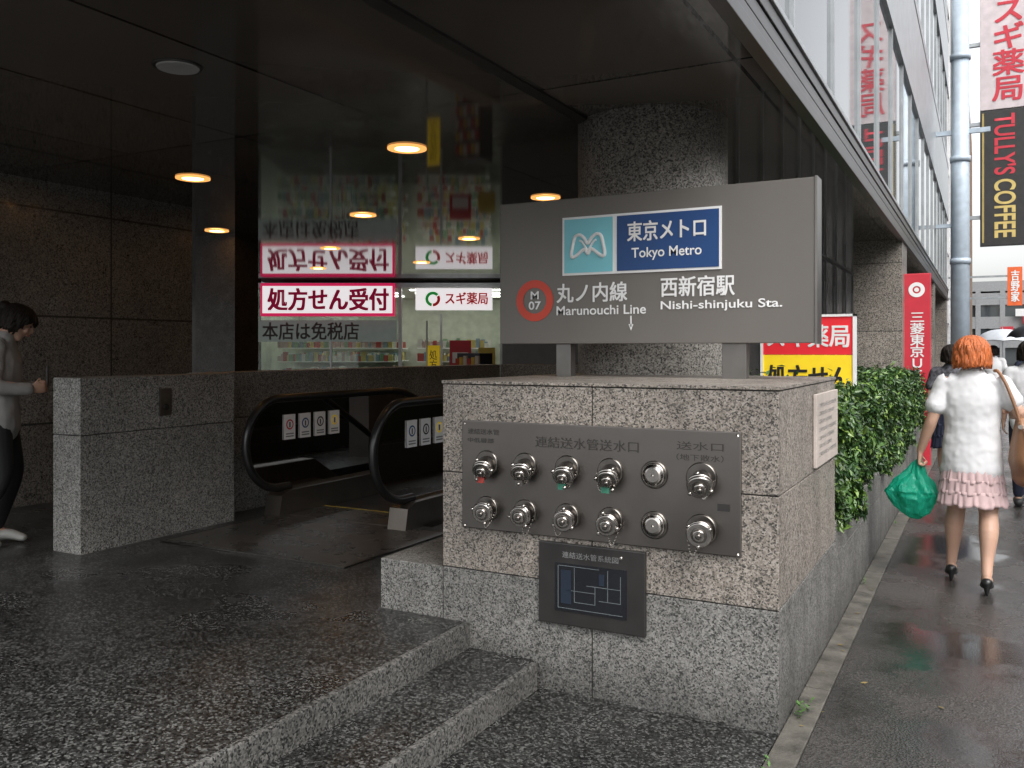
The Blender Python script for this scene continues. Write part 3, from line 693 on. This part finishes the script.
def hand(bm,w,d,ac,pn,curl,thumb=1):
    w=V(w);d=V(d).normalized();ac=V(ac); ac=(ac-d*ac.dot(d)).normalized(); pn=V(pn); pn=(pn-d*pn.dot(d)-ac*pn.dot(ac)).normalized()
    tube(bm,[w-d*.01,w+d*.03,w+d*.06,w+d*.085],[(.024,.018),(.033,.016),(.038,.014),(.037,.011)],side=ac)
    for o,L_ in ((-.028,.066),(-.0095,.074),(.0095,.07),(.028,.056)):
        p=w+d*.082+ac*o*thumb*-1; P=[p]; a=0
        for f in (.45,.3,.25):
            a+=curl; dd=d*math.cos(a)+pn*math.sin(a); p=p+dd*L_*f; P.append(p)
        tube(bm,P,[.0085,.008,.0075,.0065],side=ac,seg=8,n=2)
    b=w+d*.028+ac*thumb*.026
    t1=(d*.65+ac*thumb*.6+pn*.35).normalized(); t2=(d*.8+ac*thumb*.1+pn*(.3+curl*.5)).normalized()
    tube(bm,[b,b+t1*.032,b+t1*.032+t2*.028],[.0115,.010,.0075],side=pn,seg=8,n=2)
SK=plain('skin',(.5,.31,.225),.5,sss=.1,var=.05)
def hairmesh(name,c,R,parent,mat,low_back,low_side,low_front,rx,ry,rz,flare=1.0,seg=160):
    vs=[];fs=[];nr=26
    for j in range(nr+1):
        for i in range(seg):
            th=2*math.pi*i/seg; fx,fy=math.cos(th),math.sin(th)
            bk=max(0,-fy)
            fr=min(1,max(0,(fy-.25)/.35))
            low=low_front*fr+(1-fr)*(low_side*(1-bk)+low_back*bk)
            t=j/nr
            z=rz*(1-t)+low*t
            zz=min(1,max(-1,z/rz))
            k=math.sqrt(max(0,1-zz*zz)) if z>0 else 1
            if z<0: k=1+ (flare-1)*(-z/rz)-.35*max(0,(-z/rz)-.75)
            lock=1+.03*math.sin(th*13+3*math.sin(z*22))+.02*math.sin(th*37+z*35+2*math.sin(th*5))+.012*math.sin(th*71-z*50)+.05*noise.noise(V((fx*2.5,fy*2.5,z*18)))
            k*=lock
            q=V((fx*rx*k,fy*ry*k-.012,z))
            if j==nr: q.z+=.012*math.sin(th*23)+.008*math.sin(th*51)
            vs.append(V(c)+R@q)
    for j in range(nr):
        for i in range(seg):
            a=j*seg+i;b=j*seg+(i+1)%seg; fs.append((a,b,b+seg,a+seg))
    o=mk(name,vs,fs,mat,parent,True)
    s=o.modifiers.new('s','SOLIDIFY'); s.thickness=.014; s.offset=-1
    return o
def person(name,loc,yaw,P):
    root=empty(name); root.location=loc; root.rotation_euler=(0,0,yaw)
    vx=P.get('vox',.007)
    bm=bmesh.new()
    ln=P.get('lean',0.)
    def L(z): return max(0,z-.9)*ln
    tube(bm,[(0,0,.80),(0,.0,.88),(0,L(1.02),1.02),(0,L(1.2)+.005,1.2),(0,L(1.32),1.32),(0,L(1.385),1.385)],[(.12,.08),(.13,.085),(.11,.075),(.13,.085),(.14,.068),(.06,.05)])
    hy,hp_=P.get('head',(0,0)); nb_=V((0,L(1.38),1.37)); R=Matrix.Rotation(hy,3,'Z')@Matrix.Rotation(-hp_,3,'X')
    hc=nb_+R@V((0,.02,.155))
    tube(bm,[nb_-V((0,0,.03)),nb_+V((0,.0,.03)),nb_+R@V((0,.008,.09))],[.055,.047,.047])
    ell(bm,hc+R@V((0,-.008,.02)),(.073,.092,.093),R); tube(bm,[hc+R@V((0,.02,.0)),hc+R@V((0,.03,-.05)),hc+R@V((0,.04,-.092))],[(.062,.065),(.054,.052),(.03,.03)],side=R@X)
    tube(bm,[hc+R@V((0,.082,.012)),hc+R@V((0,.098,-.022)),hc+R@V((0,.088,-.032))],[.007,.012,.009],seg=8)
    for s in (-1,1):
        ell(bm,hc+R@V((s*.075,-.005,-.01)),(.009,.017,.03),R)
        ell(bm,hc+R@V((s*.045,.062,-.03)),(.02,.02,.02),R)
    tube(bm,[hc+R@V((-.022,.082,-.055)),hc+R@V((0,.09,-.054)),hc+R@V((.022,.082,-.055))],[.004,.008,.004],seg=8)
    lw=P.get('legw',1.)
    for s,k in ((-1,'l'),(1,'r')):
        sh,el,wr=[V(q) for q in P['arm_'+k]]
        tube(bm,[sh,sh.lerp(el,.5),el,el.lerp(wr,.3),wr],[.044,.044,.037,.038,.025])
        hd_=P['hand_'+k]; hand(bm,wr,hd_[0],hd_[1],hd_[2],hd_[3],hd_[4])
        hi,kn,an,toe=[V(q) for q in P['leg_'+k]]
        hi2=hi.lerp(kn,.12)
        tube(bm,[hi2,hi.lerp(kn,.4),hi.lerp(kn,.85),kn,kn.lerp(an,.3)+V((s*.004,-.016,0)),kn.lerp(an,.72),an],[(.066*lw,.072*lw),(.072*lw,.078*lw),(.056*lw,.058*lw),(.051*lw,.054*lw),(.052*lw,.060*lw),(.035*lw,.038*lw),(.031,.034)])
        tube(bm,[an+V((0,-.015,-.03)),an.lerp(toe,.45)+V((0,0,.005)),toe+V((0,0,.005))],[(.03,.03),(.036,.025),(.034,.015)])
    fin(bm,'body',SK,root,vx,3)
    ey=bmesh.new()
    for s in (-1,1): ell(ey,hc+R@V((s*.031,.077,.006)),(.013,.006,.006),R)
    fin(ey,'eyes',plain('eye_dark',(.03,.02,.015),.3),root,0)
    lp_=bmesh.new(); tube(lp_,[hc+R@V((-.02,.087,-.055)),hc+R@V((0,.096,-.054)),hc+R@V((.02,.087,-.055))],[.004,.006,.004],seg=8); fin(lp_,'lips',plain('lip',(.45,.14,.12),.4),root,0)
    bm=bmesh.new(); hz=P['hem']
    w=P.get('topw',1.)
    tube(bm,[(0,0,hz),(0,L(.95),hz*.6+.95*.4),(0,L(1.03),1.04),(0,L(1.2)+.004,1.2),(0,L(1.31),1.31),(0,L(1.37),1.375)],[(.178*w,.13*w),(.174*w,.124*w),(.157*w,.112*w),(.168*w,.118*w),(.168,.095),(.085,.07)],seg=24)
    for s,k in ((-1,'l'),(1,'r')):
        sh,el,wr=[V(q) for q in P['arm_'+k]]
        if P['sleeve']=='short':
            e=sh.lerp(el,.62); tube(bm,[sh+V((-s*.05,0,.0)),sh,sh.lerp(e,.5),e],[.062,.059,.06,.067])
        else:
            e=el.lerp(wr,.9); tube(bm,[sh+V((-s*.05,0,0)),sh,sh.lerp(el,.5),el,e],[.062,.058,.052,.047,.036])
    o=fin(bm,'top',P['top_mat'],root,vx*1.2,5)
    tx=bpy.data.textures.new('fold','CLOUDS'); tx.noise_scale=.13; dm=o.modifiers.new('d','DISPLACE'); dm.texture=tx; dm.strength=.024; dm.mid_level=.4; dm.texture_coords='LOCAL'
    if P['bottom']=='skirt':
        z0,z1=P['skirt']
        tiers=3
        for t in range(tiers):
            za=z0+.03-(z0+.03-z1)*t/tiers; zb=z0+.03-(z0+.03-z1)*(t+1)/tiers-.02
            vs=[];fs=[];seg=240;nr=6
            for j in range(nr+1):
                f=j/nr
                for i in range(seg):
                    th=2*math.pi*i/seg; c_=noise.noise(V((math.cos(th)*3,math.sin(th)*3,t*7)))
                    r=1+.02+.08*f+.06*t+ (.008+.03*f)*math.sin(th*27+t*1.3+5*c_)*(1+.8*c_)+.05*c_*f
                    vs.append((.168*r*math.cos(th),.128*r*math.sin(th),za+(zb-za)*f+.009*math.sin(th*9+t+3*c_)*f))
            for j in range(nr):
                for i in range(seg):
                    a=j*seg+i;b=j*seg+(i+1)%seg; fs.append((a,b,b+seg,a+seg))
            o=mk('skirt_tier',vs,fs,P['bot_mat'],root,True); so_=o.modifiers.new('s','SOLIDIFY'); so_.thickness=.003
    else:
        bm=bmesh.new()
        tube(bm,[(0,0,1.0),(0,0,.9),(0,0,.82)],[(.13,.095),(.155,.105),(.155,.105)])
        for s,k in ((-1,'l'),(1,'r')):
            hi,kn,an,toe=[V(q) for q in P['leg_'+k]]
            tube(bm,[hi,hi.lerp(kn,.5),kn,kn.lerp(an,.5),an+V((0,0,.03))],[.095,.088,.066,.058,.048])
        fin(bm,'trousers',P['bot_mat'],root,vx*1.2,4)
    bm=bmesh.new()
    for s,k in ((-1,'l'),(1,'r')):
        hi,kn,an,toe=[V(q) for q in P['leg_'+k]]
        hl=an+V((0,-.03,-.055))
        if P['shoe']=='heel':
            tube(bm,[hl+V((0,0,.015)),an.lerp(toe,.35)+V((0,0,-.03)),an.lerp(toe,.75)+V((0,0,-.015)),toe+V((0,.02,-.004))],[(.035,.035),(.038,.024),(.042,.024),(.026,.014)])
            gz=toe.z-.025
            tube(bm,[hl+V((0,-.005,.01)),V((hl.x,hl.y-.008,(hl.z+gz)/2)),V((hl.x,hl.y-.005,gz+.006))],[.028,.016,.011],seg=10)
        else:
            tube(bm,[hl+V((0,-.01,-.0)),an.lerp(toe,.4)+V((0,0,-.01)),toe+V((0,.01,0))],[(.042,.04),(.046,.038),(.042,.025)])
    fin(bm,'shoes',P['shoe_mat'],root,.006,2)
    h=P['hair']
    hairmesh('hair',hc+R@V((0,0,.01)),R,root,P['hair_mat'],*h)
    if P.get('bun'):
        bm=bmesh.new(); ell(bm,hc+R@V((0,-.12,.05)),(.045,.04,.045)); fin(bm,'hair_bun',P['hair_mat'],root,0)
    return root
hair_o=plain('hair_orange',(.5,.13,.035),.5,var=.55,scale=25,stretch=(6,6,.6),bump=.5,bscale=30)
hair_b=plain('hair_dark',(.012,.008,.006),.6,var=.4,scale=25,stretch=(6,6,.6),bump=.3,bscale=30,spec=.2)
tee=plain('white_cotton',(.64,.64,.65),.85,var=.04,bump=.2,bscale=9,bd=.01)
pink=plain('pink_fabric',(.55,.40,.40),.85,var=.12,bump=.1,bscale=60)
W=person('walking_woman',(-.075,6.5,0),0,dict(
 arm_l=[(-.165,0,1.335),(-.235,-.03,1.09),(-.31,.03,.87)],hand_l=[(-.1,.15,-1),(0,1,.1),(1,0,0),1.15,1],
 arm_r=[(.165,0,1.335),(.265,-.04,1.15),(.235,.16,1.12)],hand_r=[(-.1,.7,.3),(0,-.3,1),(-1,0,0),.9,1],
 leg_l=[(-.085,0,.85),(-.095,.11,.49),(-.125,.13,.12),(-.13,.25,.03)],
 leg_r=[(.085,0,.85),(.095,0,.48),(.085,-.17,.12),(.085,-.05,.03)],legw=1.12,
 head=(.1,.08),hem=.76,sleeve='short',top_mat=tee,bottom='skirt',skirt=(.76,.56),bot_mat=pink,shoe='heel',shoe_mat=plain('shoe_black',(.012,.012,.012),.3),
 hair=(-.10,-.09,.05,.098,.112,.103,1.04),hair_mat=hair_o,topw=1.04))
bm=bmesh.new(); ret=bmesh.ops.create_uvsphere(bm,u_segments=140,v_segments=90,radius=1)
for v in ret['verts']:
    q=v.co.copy(); top=max(0,q.z); th=math.atan2(q.y,q.x)
    k=1-.80*top**.9
    pleat=(.05+.16*top)*math.sin(th*9+2.5*noise.noise(q*2))*(.25+top)
    n1=noise.noise(q*1.9)*.22+noise.noise(q*4.3)*.10+pleat
    zz=q.z if q.z>0 else -(abs(q.z)**1.3)*.85
    v.co=V((-.36+q.x*.165*k*(1+n1)+.05*top-.02*q.z,.05+q.y*.085*k*(1+n1*1.4),.595+zz*.215*(1+.12*noise.noise(q*3))))
for f in bm.faces: f.smooth=True
def bagm():
    m,nt,b=new_mat('green_plastic_film'); N=nt.nodes; L=nt.links
    b.inputs['Base Color'].default_value=(.015,.42,.27,1); b.inputs['Roughness'].default_value=.3
    tr=N.new('ShaderNodeBsdfTranslucent'); tr.inputs[0].default_value=(.03,.6,.4,1); mx=N.new('ShaderNodeMixShader'); mx.inputs[0].default_value=.45
    n=N.new('ShaderNodeTexNoise'); n.inputs['Scale'].default_value=14; n.inputs['Detail'].default_value=3; n.inputs['Distortion'].default_value=1.5; tc=N.new('ShaderNodeTexCoord')
    mpn=N.new('ShaderNodeMapping'); mpn.inputs['Scale'].default_value=(1.8,1.8,.7); L.new(tc.outputs['Object'],mpn.inputs[0]); L.new(mpn.outputs[0],n.inputs['Vector'])
    bp=N.new('ShaderNodeBump'); bp.inputs['Strength'].default_value=.7; bp.inputs['Distance'].default_value=.03; L.new(n.outputs[0],bp.inputs['Height']); L.new(bp.outputs[0],b.inputs['Normal'])
    L.new(b.outputs[0],mx.inputs[1]); L.new(tr.outputs[0],mx.inputs[2]); L.new(mx.outputs[0],N['Material Output'].inputs[0]); return m
M_bag=bagm()
cbg=empty('plastic_carrier_bag'); cbg.location=W.location
me=bpy.data.meshes.new('bag'); bm.to_mesh(me); bm.free(); me.materials.append(M_bag); o=bpy.data.objects.new('bag',me); col.objects.link(o); o.parent=cbg
for s in (-1,1):
    bm=bmesh.new(); tube(bm,[(-.335+s*.035,.05,.72),(-.325+s*.025,.05,.76),(-.308,.055,.80),(-.315,.05,.81)],[(.032,.008),(.018,.006),(.01,.006),(.008,.006)],side=X,seg=10); fin(bm,'handle',M_bag,cbg,0)
hb=empty('shoulder_bag'); hb.location=W.location
M_lea=plain('brown_leather',(.25,.125,.065),.45,var=.2,bump=.1,bscale=50)
bm=bmesh.new(); tube(bm,[(.30,-.06,.76),(.31,-.06,.83),(.305,-.05,.93),(.285,-.04,1.05),(.275,-.04,1.09)],[(.08,.12),(.105,.165),(.095,.155),(.055,.13),(.035,.12)],side=X,seg=24); fin(bm,'pouch',M_lea,hb,.008,3)
for yy in (-.13,.06):
    curve('strap',catmull([(.275,yy,1.07),(.24,yy*.9,1.2),(.19,yy*.7,1.34),(.15,yy*.3,1.41),(.13,0,1.415)],6),.011,M_lea,hb)
curve('seam',catmull([(.30,-.228,.84),(.30,-.21,.95),(.285,-.175,1.06)],6),.004,plain('seam',(.12,.05,.03),.5),hb)
cyl('buckle',(.27,-.16,1.07),(.27,-.18,1.07),.014,.014,M_chrome,hb)
W2_=person('standing_woman',(-5.80,3.55,.24),math.radians(-42),dict(
 arm_l=[(-.155,.01,1.33),(-.215,.0,1.08),(-.1,.2,1.06)],hand_l=[(.5,.8,.1),(0,0,1),(1,-.4,0),.6,1],
 arm_r=[(.155,.01,1.33),(.215,.02,1.08),(.1,.21,1.05)],hand_r=[(-.5,.8,.1),(0,0,1),(-1,-.4,0),.6,1],
 leg_l=[(-.085,0,.85),(-.09,.07,.48),(-.1,-.03,.10),(-.1,.12,.03)],
 leg_r=[(.085,0,.85),(.09,.03,.47),(.09,-.14,.11),(.09,.0,.03)],lean=.06,
 head=(.15,.5),hem=.80,sleeve='long',top_mat=plain('grey_knit',(.3,.29,.28),.9,bump=.1,bscale=120),bottom='pants',bot_mat=plain('black_trousers',(.012,.012,.014),.7),shoe='flat',shoe_mat=plain('shoe_white',(.42,.42,.4),.5),
 hair=(-.08,-.085,.02,.086,.108,.098,1.0),hair_mat=hair_b,bun=True))
ph=empty('mobile_phone'); ph.location=W2_.location; ph.rotation_euler=W2_.rotation_euler
boxes('body',[(-.035,.035,.29,.30,1.06,1.2)],M_blackp,ph,bevel=.003)
def simple_walk(name,loc,top,bot,hairm,yaw=0,umb=None,bottom='pants',s=1.):
    ar=[(.165,0,1.335),(.22,.0,1.09),(.17,.18,1.18)] if umb else [(.165,0,1.335),(.21,-.03,1.08),(.22,.05,.85)]
    p=person(name,loc,yaw,dict(arm_l=[(-.165,0,1.335),(-.21,-.02,1.08),(-.22,.06,.85)],hand_l=[(0,.1,-1),(0,1,0),(1,0,0),.4,1],
     arm_r=ar,hand_r=[(0,.3,.8) if umb else (0,.1,-1),(0,1,0),(-1,0,0),.9,1],
     leg_l=[(-.085,0,.85),(-.09,.1,.48),(-.09,.15,.10),(-.09,.28,.03)],leg_r=[(.085,0,.85),(.09,0,.48),(.09,-.18,.11),(.09,-.05,.03)],
     head=(0,.05),hem=.82,sleeve='short',top_mat=top,bottom=bottom,skirt=(.85,.5),bot_mat=bot,shoe='flat',shoe_mat=plain('shoe_dark',(.03,.03,.03),.5),
     hair=(-.09,-.07,.05,.092,.11,.102,1.0),hair_mat=hairm,vox=.012))
    p.scale=(s,s,s)
    if umb:
        u=empty('umbrella'); u.location=loc
        c=V((.17,.2,1.98)); vs=[c];fs=[];seg=48;nr=8
        for j in range(1,nr+1):
            f=j/nr
            for i in range(seg):
                th=2*math.pi*i/seg; sc=1-.06*abs(math.sin(th*4))*f
                r=.5*math.sin(f*1.25)/math.sin(1.25)*sc
                vs.append(c+V((r*math.cos(th),r*math.sin(th),-.24*f*f+.02*abs(math.sin(th*4))*f)))
        for i in range(seg): fs.append((0,1+i,1+(i+1)%seg))
        for j in range(nr-1):
            for i in range(seg):
                a=1+j*seg+i;b=1+j*seg+(i+1)%seg; fs.append((a,a+seg,b+seg,b))
        mk('canopy',vs,fs,umb,u,True)
        cyl('shaft',c+V((0,0,.05)),c+V((0,0,-.85)),.005,.005,M_mull,u,10)
        cyl('grip',c+V((0,0,-.74)),c+V((0,0,-.88)),.012,.012,M_blackp,u,10)
    return p
dk=plain('dark_pattern',(.06,.06,.07),.8,var=.9,scale=30)
navy=plain('navy_cloth',(.02,.025,.05),.8)
simple_walk('pedestrian',(-.33,10.85,0),dk,navy,hair_b,bottom='skirt',s=.98)
simple_walk('pedestrian',(.38,9.9,0),tee,navy,hair_b)
simple_walk('pedestrian',(.62,15.6,0),navy,navy,hair_b,umb=plain('umbrella_black',(.015,.015,.018),.4))
simple_walk('pedestrian',(.15,20.6,0),tee,navy,hair_b,umb=plain('umbrella_clear',(.5,.53,.57),.3))
# ---------------------------------------------------------------- world, sun, camera
w=bpy.data.worlds.new('World'); scene.world=w; w.use_nodes=True
nt=w.node_tree; bg=nt.nodes['Background']
AZ=130
sky=nt.nodes.new('ShaderNodeTexSky'); sky.sky_type='NISHITA'; sky.sun_disc=False
sky.sun_elevation=math.radians(50); sky.sun_rotation=math.radians(AZ); sky.dust_density=4; sky.air_density=1.2
hsn=nt.nodes.new('ShaderNodeHueSaturation'); hsn.inputs['Saturation'].default_value=.15; hsn.inputs['Value'].default_value=2.3
nt.links.new(sky.outputs[0],hsn.inputs['Color']); nt.links.new(hsn.outputs[0],bg.inputs[0]); bg.inputs[1].default_value=.15
sl_=bpy.data.lights.new('sun','SUN'); sl_.energy=1.1; sl_.angle=math.radians(40); sl_.color=(1,.97,.93)
so=bpy.data.objects.new('sun',sl_); col.objects.link(so)
sd=V((math.sin(math.radians(AZ))*math.cos(math.radians(50)),math.cos(math.radians(AZ))*math.cos(math.radians(50)),math.sin(math.radians(50))))
so.rotation_euler=(-sd).to_track_quat('-Z','Y').to_euler()
cam=bpy.data.cameras.new('camera'); co_=bpy.data.objects.new('camera',cam); col.objects.link(co_)
cam.sensor_width=36; cam.lens=36*880/1024; cam.clip_end=2000; cam.clip_start=.05
cam.shift_y=-34/1024
co_.location=(0,0,1.55); co_.rotation_euler=(math.radians(90),0,math.radians(28.26))
scene.camera=co_
scene.view_settings.view_transform='Standard'; scene.view_settings.look='None'; scene.view_settings.exposure=0
